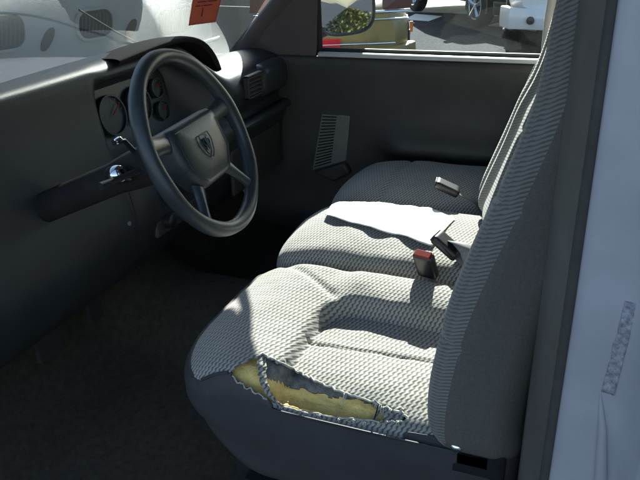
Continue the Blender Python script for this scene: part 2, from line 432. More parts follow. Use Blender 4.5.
# pale van seen through the windscreen
def van():
    t = thing('parked_van', 'pale grey-green van with rounded louvred side openings, seen through the windscreen', 'van', (3.6, 3.6, 0))
    A = Vector((2.42, 2.68, 0)); B = Vector((4.38, 2.09, 0)); d = (B-A).normalized(); nrm = Vector((d.y, -d.x, 0))  # nrm faces the camera
    def P(s, z, out=0.): return A+d*s+nrm*out+Vector((0, 0, z))
    # body: loft of rounded rectangle sections along s, with a rounded right end
    g = []; F = []
    ss = [-1.2, -1.17, -1.05, -.6, 0, .6, 1.2, 1.6, 1.8, 1.90, 1.955, 1.985, 1.995]; n = 0
    prof = []
    for z, o_ in ((.42, -.10), (.48, -.03), (.62, 0), (.9, .0), (1.3, -.01), (1.75, -.05), (2.0, -.13), (2.12, -.30), (2.17, -.7), (2.17, -1.2), (2.12, -1.6), (2.0, -1.77), (1.3, -1.88), (.6, -1.88), (.42, -1.78)):
        prof.append((z, o_))
    n = len(prof); V = []
    for s in ss:
        e = max(0, s-1.6)/.395; e2 = max(0, -.9-s)/.3
        k = 1-(1-math.sqrt(max(0, 1-e*e)))*.30 if e > 0 else 1-(1-math.sqrt(max(0, 1-min(1, e2)**2)))*.15
        for z, o_ in prof:
            V.append(P(s, 1.2+(z-1.2)*(.9+.1*k) , -.94+(o_+.94)*k))
    for i in range(len(ss)-1):
        for j in range(n): F.append((i*n+j, i*n+(j+1) % n, (i+1)*n+(j+1) % n, (i+1)*n+j))
    F.append(tuple(range(n))); F.append(tuple((len(ss)-1)*n+j for j in range(n)))
    put('body', V, F, M['silver'], t)
    def rr(s0, s1, z0, z1, r, skew=.0):
        pts = []
        for cx_, cz_, a0 in ((s1-r, z1-r, 0), (s0+r, z1-r, 90), (s0+r, z0+r, 180), (s1-r, z0+r, 270)):
            for k in range(6):
                a = rad(a0+k*18); z = cz_+r*math.sin(a); pts.append((cx_+r*math.cos(a)+skew*(z-(z0+z1)/2), z))
        return pts
    for s0, s1, z0, z1 in ((-.72, -.42, 1.0, 1.2), (-.03, .23, .985, 1.18), (.61, .88, .972, 1.145), (1.27, 1.62, .91, 1.10), (-1.1, -.9, 1.0, 1.2)):
        out = rr(s0-.018, s1+.018, z0-.018, z1+.018, .085, .12); inn = rr(s0, s1, z0, z1, .07, .12)
        V = [P(s, z, .004) for s, z in out]+[P(s, z, .022) for s, z in out]+[P(s, z, .022) for s, z in inn]+[P(s, z, .004) for s, z in inn]
        m = len(out); F = []
        for q in range(3):
            for j in range(m): F.append((q*m+j, q*m+(j+1) % m, (q+1)*m+(j+1) % m, (q+1)*m+j))
        w = put('louvred_opening', V, F, M['silver'], t)
        g = G(); g.add([P(s, z, .008) for s, z in inn], [tuple(range(m))])
        g.make('dark_backing', M['louvre'], w, smooth=False)
        g = G(); k = s0+.03
        while k < s1-.02:
            g.tube([P(k-.02, z0+.02, .012), P(k, (z0+z1)/2, .014), P(k+.02*.6, z1-.02, .012)], .0045, 6); k += .028
        g.make('louvre', M['slat'], w)
    for s, z in ((.375, 1.005), (1.025, .985), (-.25, 1.02)):
        V = []
        for k in range(16):
            a = 2*math.pi*k/16; V.append(P(s+.038*math.cos(a)+.045*math.sin(a), z+.068*math.sin(a), .0))
        G().prism(V, nrm*.014).make('oval_recess', M['louvre'], t, smooth=False)
    # lower moulding, wheels
    G().tube([P(-1.15, .80, .005), P(0, .80, .01), P(1.7, .80, .005), P(1.93, .80, -.06)], .018).make('side_moulding', M['chrome'], t)
    for s in (-.7, 1.35):
        c = P(s, .33, -.12)
        w = G().lathe([(.2, -.1), (.30, -.1), (.33, -.07), (.33, .07), (.30, .1), (.2, .1)], c, nrm, 28).make('wheel', M['tyre'], t)
        G().lathe([(.2, .06), (.2, .11), (.06, .12)], c, nrm, 20).make('rim', M['alloy'], w)
van()

# bush behind the truck on its passenger side (seen in the door mirror)
def bush(loc, r, h, label):
    t = thing('bush', label, 'bush', loc)
    g = G()
    for k in range(9):
        a = random.random()*6.28; g.tube([(loc[0], loc[1], 0), (loc[0]+.3*r*math.cos(a), loc[1]+.3*r*math.sin(a), h*.4), (loc[0]+.7*r*math.cos(a), loc[1]+.7*r*math.sin(a), h*.8)], [.03, .02, .008], 6)
    g.make('stem', M['bark'], t)
    V = []; F = []
    for k in range(6000):
        a = random.random()*6.28; u = random.random()**.5; z = random.random()
        rr = r*u*math.sqrt(max(.05, 1-(2*z-1)**2))*(.8+.4*noise.noise((a, z*3, 1)))
        c = Vector((loc[0]+rr*math.cos(a), loc[1]+rr*math.sin(a), .1+z*h))
        d = Vector((random.gauss(0, 1), random.gauss(0, 1), random.gauss(0, .6))).normalized()*.035; e = d.orthogonal().normalized()*.016
        n = len(V); V += [c-d, c+e, c+d, c-e]; F.append((n, n+1, n+2, n+3))
    put('foliage', V, F, M['leaf'], t, smooth=False)
bush((2.15, -6.5, 0), .75, 1.05, 'yellow-green leafy bush reflected in the passenger door mirror')

# ------------------------------------------------------------------ THE TRUCK
TR = thing('pickup_truck', 'pale silver pickup truck cab with a torn grey bench seat, seen from its driver doorway', 'pickup truck', (.78, 0, 0))

# --- shell: floor, firewall, back wall, roof, pillars
def loft_grid(rows):
    V = [p for r in rows for p in r]; n = len(rows[0]); F = []
    for i in range(len(rows)-1):
        for j in range(n-1): F.append((i*n+j, i*n+j+1, (i+1)*n+j+1, (i+1)*n+j))
    return V, F
# floor with tunnel
rows = []
for y in np.linspace(-1.05, .72, 24):
    r = []
    for x in np.linspace(-.01, 1.57, 40):
        z = .50+.13*math.exp(-((x-.80)/.17)**4)+.006*noise.noise((x*6, y*6, 0))
        if y > .45: z += (y-.45)*.9
        r.append((x, y, z))
    rows.append(r)
V, F = loft_grid(rows); put('floor_carpet', V, F, M['carpet'], TR, solid=.01)
G().box((-.0, .74, .40), (1.58, .80, 1.155)).make('firewall', M['black'], TR, smooth=False)
# pedals
for x, w_, nm in ((.30, .075, 'brake_pedal'), (.47, .045, 'accelerator_pedal')):
    g = G(); g.box((x-w_/2, .44, .68), (x+w_/2, .455, .75), None); g.tube([(x, .455, .72), (x, .55, .85), (x, .6, 1.0)], .008)
    g.make(nm, M['rubber'], TR, smooth=False)

# back wall
g = G()
g.box((.02, -1.06, .45), (1.56, -1.02, 1.20)); g.box((.02, -1.06, 1.2), (.28, -1.02, 1.62)); g.box((1.30, -1.06, 1.2), (1.56, -1.02, 1.62)); g.box((.02, -1.06, 1.58), (1.56, -1.02, 1.70))
g.make('cab_back_wall', M['rearpanel'], TR, smooth=False)
G().box((.28, -1.045, 1.2), (1.30, -1.038, 1.58)).make('rear_window', M['sideglass'], TR, smooth=False)
# roof
def ws_y(x): return .55+.24*(1-((x-.78)/.78)**2)          # windscreen base line
def wt_y(x): return .10+.10*(1-((x-.78)/.78)**2)          # windscreen top line
rows = []
for k in range(15):
    s = k/14
    r = []
    for x in np.linspace(.10, 1.46, 28):
        y = -1.06+(wt_y(x)+.02+1.06)*s
        z = 1.735-.06*abs((x-.78)/.68)**4-.03*abs(2*s-1)**4
        r.append((x, y, z))
    rows.append(r)
V, F = loft_grid(rows); put('roof', V, F, M['jamb'], TR, solid=.012)
rows2 = [[(p[0]*.98+.0156, p[1], p[2]-.045) for p in r] for r in rows]
V, F = loft_grid(rows2); put('headliner', V, F, M['trim'], TR, solid=.012)
# A pillars, side rails, B pillars
def pillar(sgn):
    X = lambda x: x if sgn > 0 else 1.56-x
    g = G()
    # A pillar (raked): sections base -> top, unseen upper ones thickened to block sun
    P0 = []; 
    secs = [(1.565, .57, 1.17, .075, .05), (1.545, .46, 1.29, .055, .05), (1.52, .345, 1.40, .05, .045), (1.495, .25, 1.52, .075, .05), (1.46, .165, 1.62, .10, .06), (1.44, .10, 1.68, .10, .06)]
    V = []; n = 10
    for x, y, z, a, c in secs:
        for k in range(n):
            u = 2*math.pi*k/n
            V.append((X(x+c*.6*math.cos(u)), y-.035+a*.75*math.sin(u), z+.3*a*math.sin(u)*.6))
    F = []
    for i in range(len(secs)-1):
        for k in range(n): F.append((i*n+k, i*n+(k+1) % n, (i+1)*n+(k+1) % n, (i+1)*n+k))
    F += [tuple(range(n)), tuple((len(secs)-1)*n+k for k in range(n))]
    put('windscreen_pillar', V, F, M['trim'], TR)
    g = G(); g.tube([(X(1.44), .14, 1.66), (X(1.455), -.3, 1.672), (X(1.455), -.75, 1.668), (X(1.45), -1.06, 1.65)], .042, 10)
    g.make('roof_rail', M['trim'], TR)
pillar(1); pillar(-1)
# passenger corner sail trim between windscreen pillar and side window
g = G(); g.prism([(1.535, .52, 1.185), (1.535, .222, 1.185), (1.515, .205, 1.36), (1.505, .20, 1.42), (1.505, .30, 1.42)], (.03, 0, 0))
g.make('corner_trim', M['trim'], TR, smooth=False, bevel=.004)

# passenger B pillar + rear cab side
g = G(); g.prism([(1.51, -.60, 1.17), (1.475, -.60, 1.66), (1.475, -1.05, 1.66), (1.51, -1.05, 1.17)], (.05, 0, 0)); g.box((1.51, -1.05, .45), (1.56, -.70, 1.17))
g.make('rear_pillar', M['rearpanel'], TR, smooth=False)
# driver side: latch pillar - painted jamb with rounded outer skin, seen close at the right
secs = []
jam = [(.055, -.699), (.006, -.699), (.0, -.703), (-.004, -.712), (-.006, -.735), (-.010, -.758), (-.016, -.770), (-.028, -.780), (-.045, -.786), (-.060, -.790), (-.066, -.80), (-.066, -.84), (-.066, -1.10), (-.04, -1.10), (-.02, -.90), (.05, -.84)]
rows = []
for z in np.linspace(.30, 1.70, 57):
    inn = .0 if z < 1.2 else (z-1.2)*.045
    r = []
    for i, (x, y) in enumerate(jam):
        dx = inn
        # shallow pressed dent / step low on the jamb
        if 3 <= i <= 6: dx += .0035*math.exp(-((z-1.0)/.07)**2)*(i-3)/2
        r.append((x+dx, y, z))
    r.append(r[0]); rows.append(r)
V, F = loft_grid(rows); jb = put('door_pillar', V, F, M['jamb'], TR)
# pressed rib on the jamb
g = G(); g.tube([(-.0065, -.742, 1.095), (-.008, -.752, 1.04), (-.010, -.76, .97), (-.010, -.762, .88)], [.001, .005, .0075, .008], 8)
g.make('pressed_rib', M['jamb'], jb)
# weathered sticker on the jamb
rows = []
for z in np.linspace(1.093, 1.218, 26):
    c = -.750-.006*(z-1.093)/.125*1.2
    rows.append([(-.0072-.0045*max(0, (-(y)-.742))/.02+(.0 if z < 1.2 else (z-1.2)*.045), y, z) for y in np.linspace(c+.0065+.002*noise.noise((z*60, 3, 1)), c-.0075, 6)])
V, F = loft_grid(rows); st_ = put('certification_sticker', V, F, M['label'], jb, solid=.0006)
st_['label'] = 'weathered grey sticker with worn-off print on the door jamb'
rows = [[(-.0085, -.7575-.0010*q+.0005*(z > 1.15), z) for q in (0, 1.6)] for z in np.linspace(1.10, 1.195, 8)]
V, F = loft_grid(rows); put('sticker_edge', V, F, M['seal'], jb, solid=.0006)
# inner trim of driver pillar, weatherstrip, belt
rows = []
for z in np.linspace(.50, 1.70, 20):
    inn = .0 if z < 1.2 else (z-1.2)*.06
    rows.append([(x+inn, y, z) for x, y in ((.010, -.6965), (.030, -.690), (.06, -.676), (.11, -.664), (.16, -.660), (.20, -.675), (.21, -1.02))])
V, F = loft_grid(rows); put('pillar_trim_panel', V, F, M['rearpanel'], TR, solid=.004)
g = G(); g.tube([(.006, -.6955, .45), (.006, -.6955, 1.2), (.034, -.6955, 1.68)], .0065, 10); g.make('door_seal', M['seal'], TR)
# rocker / sill
g = G(); g.box((-.07, -.70, .33), (.0, .80, .47)); g.make('rocker_panel', M['jamb'], TR, smooth=False, bevel=.02)
g = G(); g.box((-.065, -.69, .472), (.03, .74, .49)); g.make('sill_plate', M['louvre'], TR, smooth=False, bevel=.005)
# hinge pillar + kick panel, driver side
g = G(); g.box((-.06, .62, .40), (.04, .80, 1.16)); g.make('hinge_pillar', M['jamb'], TR, smooth=False, bevel=.02)

# --- body outside: hood, fenders
rows = []
for y in np.linspace(.80, 2.15, 20):
    r = []
    s = (y-.8)/1.35
    for x in np.linspace(-.14, 1.70, 40):
        u = (x-.78)/.92
        z = 1.155+.03*(1-u*u)-.10*s**3-.10*abs(u)**10
        z -= .02*gauss(abs(u)-.80, .03)
        r.append((x, y, z))
    rows.append(r)
V, F = loft_grid(rows); put('hood', V, F, M['jamb'], TR, solid=.006)
g = G(); g.box((-.16, .80, .45), (-.12, 2.15, 1.07)); g.box((1.68, .80, .45), (1.72, 2.15, 1.07)); g.box((-.15, 2.13, .45), (1.71, 2.20, 1.04))
g.make('fender', M['jamb'], TR, smooth=False)
G().box((1.57, .53, .42), (1.66, .86, 1.163)).make('cowl_side', M['jamb'], TR, smooth=False, bevel=.01)
# cowl strip with wiper
rows = []
for s in np.linspace(0, 1, 5):
    rows.append([(x, ws_y(x)+(.82-ws_y(x))*s+.0, 1.165-.006*s+.012*(1-((x-.78)/.8)**2)) for x in np.linspace(-.08, 1.64, 40)])
V, F = loft_grid(rows); put('cowl_panel', V, F, M['jamb'], TR, solid=.01)
# windscreen
rows = []
for s in np.linspace(0, 1, 14):
    r = []
    for x in np.linspace(.02, 1.54, 32):
        xx = x+(.78-x)*.09*s
        y = (ws_y(x)+.0)*(1-s)+wt_y(x)*s+.02*math.sin(math.pi*s)
        r.append((xx, y, 1.17+.51*s))
    rows.append(r)
V, F = loft_grid(rows); put('windscreen', V, F, M['glass'], TR)
# wiper arm lying across the screen
def wsP(x, s, off=.012):
    y = ws_y(x)*(1-s)+wt_y(x)*s+.02*math.sin(math.pi*s); xx = x+(.78-x)*.09*s
    return Vector((xx, y+off*.8, 1.17+.51*s+off*.6))
g = G(); g.tube([wsP(1.32, .06), wsP(1.15, .18), wsP(.95, .33), wsP(.70, .50)], [.004, .0035, .003, .0025], 6)
g.make('wiper', M['rubber'], TR)

# --- passenger door
D = G()
rows = []
prof = [(-.0, 1.186), (-.012, 1.186), (-.022, 1.178), (-.024, 1.16), (-.018, 1.12), (-.012, 1.05), (-.014, .99), (-.030, .95), (-.055, .925), (-.072, .905), (-.075, .885), (-.06, .865), (-.03, .85), (-.014, .82), (-.010, .74), (-.012, .66), (-.022, .60), (-.018, .53), (0, .50)]
for y in np.linspace(-.72, .52, 60):
    arm = sstep(-.0, -.12, y)*1.0
    arm = float(sstep(.02, -.10, np.array(y)))if False else (1.0 if y < -.12 else max(0., 1-(y+.12)/.14) if y < .02 else 0.)
    arm = arm*arm*(3-2*arm)
    r = []
    for dx, z in prof:
        base = dx
        if .83 < z < .97 and dx < -.02: base = -.014+(dx+.014)*arm
        r.append((1.535+base, y, z))
    rows.append(r)
V, F = loft_grid(rows); door = put('passenger_door', V, F, M['doorp'], TR)
G().box((1.537, -.72, .48), (1.60, .55, 1.183)).make('outer_skin', M['jamb'], door, smooth=False, bevel=.02)
# pale sill strip along the base of the window
g = G(); g.prism([(1.520, .21, 1.188), (1.560, .21, 1.188), (1.562, .21, 1.199), (1.53, .21, 1.204), (1.519, .21, 1.199)], (0, -.93, 0))
g.make('window_sill', M['sill'], door, smooth=False, bevel=.003)
g = G(); g.box((1.5635, -.72, 1.184), (1.575, .21, 1.212)); g.make('window_seal', M['rubber'], door, smooth=False)
# side window pane and frame
g = G(); P = [(1.556, .212, 1.20), (1.525, .198, 1.42), (1.495, .10, 1.56), (1.48, .04, 1.63), (1.478, -.62, 1.63), (1.556, -.66, 1.20)]
g.add(P, [tuple(range(6))]); g.make('side_window', M['sideglass'], door, smooth=False)
g = G(); g.tube([(1.556, .214, 1.19), (1.528, .205, 1.42), (1.498, .112, 1.57), (1.478, .04, 1.64)], .011, 8); g.tube([(1.478, .04, 1.64), (1.476, -.62, 1.64)], .012, 8); g.tube([(1.476, -.62, 1.64), (1.556, -.655, 1.19)], .012, 8)
g.make('window_frame', M['rubber'], door)
# slatted speaker grille low on the door
def dp(y, z, off): return (1.522-off, y, z)
quad = [(.200, .985), (.090, .985), (.108, .815), (.245, .765)]
g = G(); g.prism([dp(y, z, .0) for y, z in quad], (-.008, 0, 0)); sg = g.make('speaker_grille', M['grille'], door, smooth=False, bevel=.004)
g = G()
for k in range(17):
    s = (k+.7)/18
    ya = .200+(.245-.200)*s; yb = .090+(.108-.090)*s; za = .985+(.765-.985)*s; zb = .985+(.815-.985)*s
    ym = ya+(yb-ya)*.55; zm = za+(zb-za)*.55
    g.tube([dp(ya-.008, za, .009), dp(ym, zm, .010)], .0022, 5)
g.make('slat', M['black'], sg)
g = G()
g.prism([dp(y, z, .002) for y, z in ((.235, .765), (.108, .813), (.085, .775), (.15, .735))], (-.03, 0, 0)); g.make('map_pocket', M['doorp'], door, bevel=.01)
# --- door mirror
mc = Vector((1.76, .185, 1.325))
fw = Vector((-.56, -.83, .05)).normalized()     # mirror faces back toward the cab
rt = Vector((fw.y, -fw.x, 0)).normalized(); upv = fw.cross(rt)*-1
if upv.z < 0: upv = -upv
def mring(a, c, off, p=3.2, n=32):
    out = []
    for k in range(n):
        u = 2*math.pi*k/n; cc, ss = math.cos(u), math.sin(u); r = (abs(cc)**p+abs(ss)**p)**(-1/p)
        out.append(mc+rt*(a*cc*r)+upv*(c*ss*r)+fw*off)
    return out
R = [mring(.02, .02, -.085), mring(.08, .06, -.08), mring(.122, .088, -.055), mring(.134, .098, -.01), mring(.134, .098, .008), mring(.127, .091, .010), mring(.123, .087, .002)]
V = [p for r in R for p in r]; n = 32; F = []
for i in range(len(R)-1):
    for k in range(n): F.append((i*n+k, i*n+(k+1) % n, (i+1)*n+(k+1) % n, (i+1)*n+k))
F.append(tuple(range(n)))
mir = put('side_mirror', V, F, M['black'], TR)
V = mring(.124, .088, .003); V.append(mc+fw*.0045)
put('mirror_glass', V, [(k, (k+1) % n, n) for k in range(n)], M['mirror'], mir, smooth=False)
g = G(); g.tube([(1.57, .30, 1.22), (1.66, .27, 1.25), mc-fw*.05-upv*.05], [.035, .03, .03], 10); g.make('mirror_bracket', M['black'], mir)

# --- dashboard
def blend(a, b_, t): return [(p[0]+(q[0]-p[0])*t, p[1]+(q[1]-p[1])*t) for p, q in zip(a, b_)]
drv = [(.80, 1.175), (.68, 1.255), (.58, 1.300), (.50, 1.318), (.445, 1.312), (.418, 1.290), (.424, 1.268), (.50, 1.262), (.515, 1.235), (.480, 1.08), (.420, 1.055), (.375, 1.03), (.360, .96), (.355, .88), (.38, .80), (.43, .74), (.52, .72), (.60, .74)]
pas = [(.80, 1.175), (.68, 1.195), (.58, 1.205), (.50, 1.208), (.42, 1.203), (.375, 1.190), (.350, 1.165), (.342, 1.13), (.345, 1.09), (.372, 1.062), (.378, 1.04), (.345, 1.030), (.340, .99), (.365, .965), (.37, .86), (.41, .76), (.50, .72), (.60, .74)]
pln = [(.80, 1.175), (.68, 1.255), (.58, 1.300), (.50, 1.318), (.445, 1.310), (.428, 1.303), (.424, 1.282), (.422, 1.240), (.418, 1.19), (.402, 1.10), (.396, 1.06), (.388, 1.03), (.368, .96), (.355, .88), (.38, .80), (.43, .74), (.52, .72), (.60, .74)]
rows = []
xs = list(np.linspace(.025, 1.535, 110))
for x in xs:
    t = float(sstep(.97, 1.15, np.array(x)))
    r = blend(drv, pas, t)
    q = 1-float(sstep(.58, .64, np.array(x)))
    if q > 0: r = blend(r, pln, q)
    # round the hood ends toward the driver door
    e = max(0, .14-x)/.115
    dz = -.045*e*e
    yb = ws_y(x)-.55-.24
    out = []
    for i, (y, z) in enumerate(r):
        f = max(0, (y-.42)/.38) if i < 7 else 0
        out.append((x, y+yb*f, z+(dz*(1-f) if i < 9 else 0)))
    rows.append(out)
V, F = loft_grid(rows); dash = put('dashboard', V, F, M['dash'], TR, subd=1, solid=.006)
# instrument cluster
cl = G().prism([(.635, .506, 1.235), (.99, .506, 1.235), (.99, .478, 1.09), (.635, .478, 1.09)], (0, -.004, 0)).make('instrument_cluster', M['black'], dash, smooth=False)
def gauge(x, z, r):
    c = Vector((x, .472+(z-1.09)*.19-.002, z)); ax = Vector((0, -1, .19))
    G().lathe([(r, 0), (r, .010), (r*.92, .010), (r*.90, .003)], c, ax, 28).make('gauge', M['dash'], cl)
    tk = G()
    for q in range(11):
        a_ = rad(-40+26*q); e_ = Vector((math.cos(a_), 0, math.sin(a_))); tk.tube([c+ax.normalized()*.005+e_*r*.70, c+ax.normalized()*.005+e_*r*.84], .0009, 4)
    tk.make('tick_mark', M['grille'], cl)
    n_ = G(); n_.tube([c+ax.normalized()*.008, c+ax.normalized()*.008+Vector((r*.6, 0, r*.45))], .0015, 5); n_.make('needle', M['red'], cl)
for x, z, r in ((.71, 1.165, .054), (.83, 1.165, .054), (.93, 1.19, .028), (.93, 1.125, .028)): gauge(x, z, r)
# bezel of the centre stack
g = G(); g.prism([(.66, .392, 1.03), (.93, .392, 1.03), (.93, .372, .84), (.66, .372, .84)], (0, -.02, 0)); bz_ = g.make('centre_bezel', M['dashpad'], dash, smooth=False, bevel=.012)
for k, x in enumerate((.71, .80, .89)):
    G().lathe([(.020, 0), (.018, .018), (.010, .022)], (x, .352, .875), (0, -1, .1), 16).make('control_knob', M['black'], bz_)
g = G(); g.box((.70, .352, .92), (.89, .362, .975)); g.make('radio', M['black'], bz_, smooth=False)
g = G(); g.tube([(.06, .3905, 1.045), (.30, .3905, 1.045), (.58, .3905, 1.045)], .0016, 6); g.tube([(.585, .372, 1.04), (.585, .357, .95), (.585, .353, .88)], .0016, 6)
g.make('panel_seam', M['matt'], dash)
g = G()
for x, z in ((.075, .93), (.56, .93)): g.lathe([(.006, 0), (.006, .003), (.002, .003)], (x, .362, z), (0, -1, 0), 10)
g.make('screw', M['alloy'], dash)
# matt hood arching over the cluster
arc_ = [(.69, 1.3125), (.71, 1.3135), (.76, 1.3165), (.84, 1.3215), (.92, 1.325), (1.00, 1.324), (1.06, 1.315), (1.11, 1.297), (1.145, 1.268), (1.17, 1.23), (1.185, 1.18), (1.19, 1.12), (1.185, 1.06)]
rows = []
for y, k in ((.424, -.012), (.412, -.004), (.412, .002), (.43, .006), (.47, .004), (.54, -.004), (.60, -.03)):
    r = []
    for i_, (x, z) in enumerate(arc_):
        a_ = arc_[max(0, i_-1)]; b_ = arc_[min(len(arc_)-1, i_+1)]; n_ = Vector((-(b_[1]-a_[1]), 0, b_[0]-a_[0])).normalized()
        r.append((x+n_.x*k, y-.02*(i_ > 7)*(i_-7)/5, z+n_.z*k))
    rows.append(r)
V, F = loft_grid(rows); put('cluster_hood', V, F, M['hoodmat'], dash, subd=1)
# air vents on the passenger side
def vent(x0, x1, z0, z1, y0):
    m = Matrix.Identity(4)
    v = G(); fr = .007
    for a, b_ in (((x0, z0), (x1, z0+fr)), ((x0, z1-fr), (x1, z1)), ((x0, z0), (x0+fr, z1)), ((x1-fr, z0), (x1, z1))):
        v.box((a[0], y0-.012, a[1]), (b_[0], y0+.006, b_[1]))
    o = v.make('air_vent', M['dashpad'], dash, smooth=False, bevel=.002)
    s = G(); s.add([(x0+.003, y0+.003, z0+.003), (x1-.003, y0+.003, z0+.003), (x1-.003, y0+.003, z1-.003), (x0+.003, y0+.003, z1-.003)], [(0, 1, 2, 3)]); s.make('vent_recess', M['black'], o, smooth=False)
    s = G(); n = 5
    for k in range(n):
        z = z0+(z1-z0)*(k+.8)/(n+.6); s.prism([(x0+fr, y0-.009, z-.001), (x0+fr, y0+.002, z+.004), (x0+fr, y0+.002, z+.006), (x0+fr, y0-.009, z+.001)], (x1-x0-2*fr, 0, 0))
    s.make('vent_slat', M['trim'], o, smooth=False)
vent(1.205, 1.315, 1.10, 1.175, .338)
# smooth pod right of the vent, against the door
V, F = rbox((1.325, .325, 1.075), (1.535, .45, 1.185), .035, .012); 
put('dash_end_pod', V, F, M['spoke'], dash)
# protruding trim strip under it
rows = []
for x in np.linspace(1.14, 1.53, 20):
    rows.append([(x, y, z+.0*(x-1.14)) for y, z in ((.352, 1.034), (.330, 1.031), (.322, 1.022), (.324, 1.012), (.345, 1.006))])
V, F = loft_grid(rows); put('trim_strip', V, F, M['spoke'], dash, solid=.004)
g = G(); g.box((1.10, .352, .80), (1.48, .368, .955)); g.make('glove_box', M['dashpad'], dash, smooth=False, bevel=.012)
# headlight knob panel left of wheel
G().lathe([(.016, 0), (.014, .016), (.007, .020)], (.10, .372, 1.00), (0, -1, 0), 16).make('headlight_switch', M['black'], dash)

# --- steering column and wheel
wc = Vector((.373, .006, 1.226)); wn = Vector((.0859, -.9157, .3926)).normalized(); wr_ = Vector((.99563, .09336, 0)).normalized(); wu = Vector((-.0367, .3909, .9197)).normalized()
def W_(a, b_, c=0.): return wc+wr_*a+wu*b_+wn*c
g = G(); g.lathe([(.028, -.035), (.042, -.05), (.044, -.09), (.040, -.17), (.034, -.22), (.034, -.62)], wc, wn, 24)
col_ = g.make('steering_column', M['hoodmat'], TR)
g = G(); g.tube([W_(-.04, .0, -.13), W_(-.085, .005, -.15), W_(-.13, .01, -.16)], [.007, .006, .008], 10); g.make('indicator_stalk', M['matt'], col_)
# gear lever with bright tip on the column, ignition lock
g = G(); g.tube([W_(.05, .02, -.12), W_(.13, .03, -.115), W_(.20, .0, -.09)], [.008, .007, .009], 10); g.make('gear_lever', M['matt'], col_)
g = G(); kp = Vector((.290, .15, 1.175)); g.lathe([(.017, -.03), (.019, 0), (.017, .010), (.010, .014)], kp, (-.5, -.8, .25), 18); g.make('ignition_lock', M['chrome'], col_)
g = G(); g.tube([Vector((.318, .15, 1.16)), kp], .012, 10); g.make('ignition_housing', M['black'], col_)
g = G(); g.tube([Vector((.345, .14, 1.20)), Vector((.327, .150, 1.232)), Vector((.300, .155, 1.236))], [.006, .005, .006], 10)
g.make('wiper_stalk', M['black'], col_)
g = G(); g.lathe([(.005, 0), (.007, .004), (.007, .014), (.004, .018)], Vector((.302, .154, 1.234)), (.9, -.2, .3), 12); g.make('stalk_tip', M['chrome'], col_)
# rim
N_ = 120; n = 16; V = []; F = []
for i in range(N_):
    a = 2*math.pi*i/N_; rr = .176
    for k in range(n):
        u = 2*math.pi*k/n
        grip = 1+.06*math.cos(10*u)*0
        t_ = .0150+.0008*math.sin(8*a)
        V.append(W_((rr+t_*math.cos(u))*math.cos(a), (rr+t_*math.cos(u))*math.sin(a), t_*1.05*math.sin(u)))
for i in range(N_):
    for k in range(n): F.append((i*n+k, ((i+1) % N_)*n+k, ((i+1) % N_)*n+(k+1) % n, i*n+(k+1) % n))
whl = put('steering_wheel', V, F, M['wheel'], TR)
# horn pad: rounded trapezoid with domed face
V = []; F = []
levels = [(1.0, -.030), (1.02, -.012), (1.0, .000), (.93, .010), (.80, .015), (.5, .018), (.01, .019)]
base = []
cor = [(-.098, .052), (.108, .052), (.102, -.030), (.068, -.080), (-.056, -.080), (-.094, -.030)]
# smooth corner polygon
def roundpoly(c, r, m=5):
    out = []; k = len(c)
    for i in range(k):
        p = Vector(c[i]); a = (Vector(c[i-1])-p); b_ = (Vector(c[(i+1) % k])-p)
        rr = min(r, a.length*.45, b_.length*.45); a.normalize(); b_.normalize()
        for j in range(m+1):
            s = j/m; q = (p+a*rr)*(1-s)**2+p*2*s*(1-s)+(p+b_*rr)*s*s; out.append((q.x, q.y))
    return out
rp = roundpoly(cor, .022)
for s, h in levels:
    for x, y in rp: V.append(W_(.004+(x-.004)*s, -.01+(y+.01)*s, h-.008))
m_ = len(rp)
for i in range(len(levels)-1):
    for k in range(m_): F.append((i*m_+k, i*m_+(k+1) % m_, (i+1)*m_+(k+1) % m_, (i+1)*m_+k))
F.append(tuple((len(levels)-1)*m_+k for k in range(m_)))
put('horn_pad', V, F, M['wheel'], whl)
# spokes: wide upper pair, narrower lower pair
def spoke(p0, p1, w0, w1, h0=-.012, h1=0.):
    d = (Vector(p1)-Vector(p0)).normalized(); q = Vector((-d.y, d.x)); V = []; n = 10
    for s in np.linspace(0, 1, 9):
        c = Vector(p0)+(Vector(p1)-Vector(p0))*float(s); w = w0+(w1-w0)*s - .006*math.sin(math.pi*s); h = h0+(h1-h0)*s
        for k in range(n):
            u = 2*math.pi*k/n; e = c+q*(w*math.cos(u)); V.append(W_(e.x, e.y, h+.0095*math.sin(u)))
    F = []
    for i in range(8):
        for k in range(n): F.append((i*n+k, i*n+(k+1) % n, (i+1)*n+(k+1) % n, (i+1)*n+k))
    F += [tuple(range(n)), tuple(80+k for k in range(n))]
    put('spoke', V, F, M['spoke'], whl)
spoke((-.085, .030), (-.172, .042), .022, .027); spoke((.090, .030), (.172, .042), .022, .027)
spoke((-.065, -.070), (-.112, -.135), .019, .016); spoke((.070, -.070), (.112, -.135), .019, .016)
# ram-head style emblem: shield outline with two curled horns
g = G(); e0 = .0135
sh = [(-.016, .018), (.016, .018), (.019, .004), (.012, -.014), (0, -.024), (-.012, -.014), (-.019, .004), (-.016, .018)]
g.tube([W_(x*1.15, y*1.15-.006, e0) for x, y in sh], .0014, 6)
for s in (-1, 1):
    g.tube([W_(s*(.003+.010*math.sin(a)*(1-a/9)), .003-.006+.009*math.cos(a)*(1-a/9), e0) for a in np.linspace(0, 5.0, 16)], .0015, 6)
g.tube([W_(0, .006, e0), W_(0, -.018, e0+.001)], [.004, .0022], 8)
g.make('emblem', M['emblem'], whl)
g = G()
for s in (-1, 1):
    g.tube([W_(s*.088, .030, .0085), W_(s*.084, -.030, .0085), W_(s*.052, -.068, .0085)], .0009, 5)
g.tube([W_(-.080, .040, .006), W_(.085, .040, .006)], .0009, 5)
g.make('pad_seam', M['emblem'], whl)

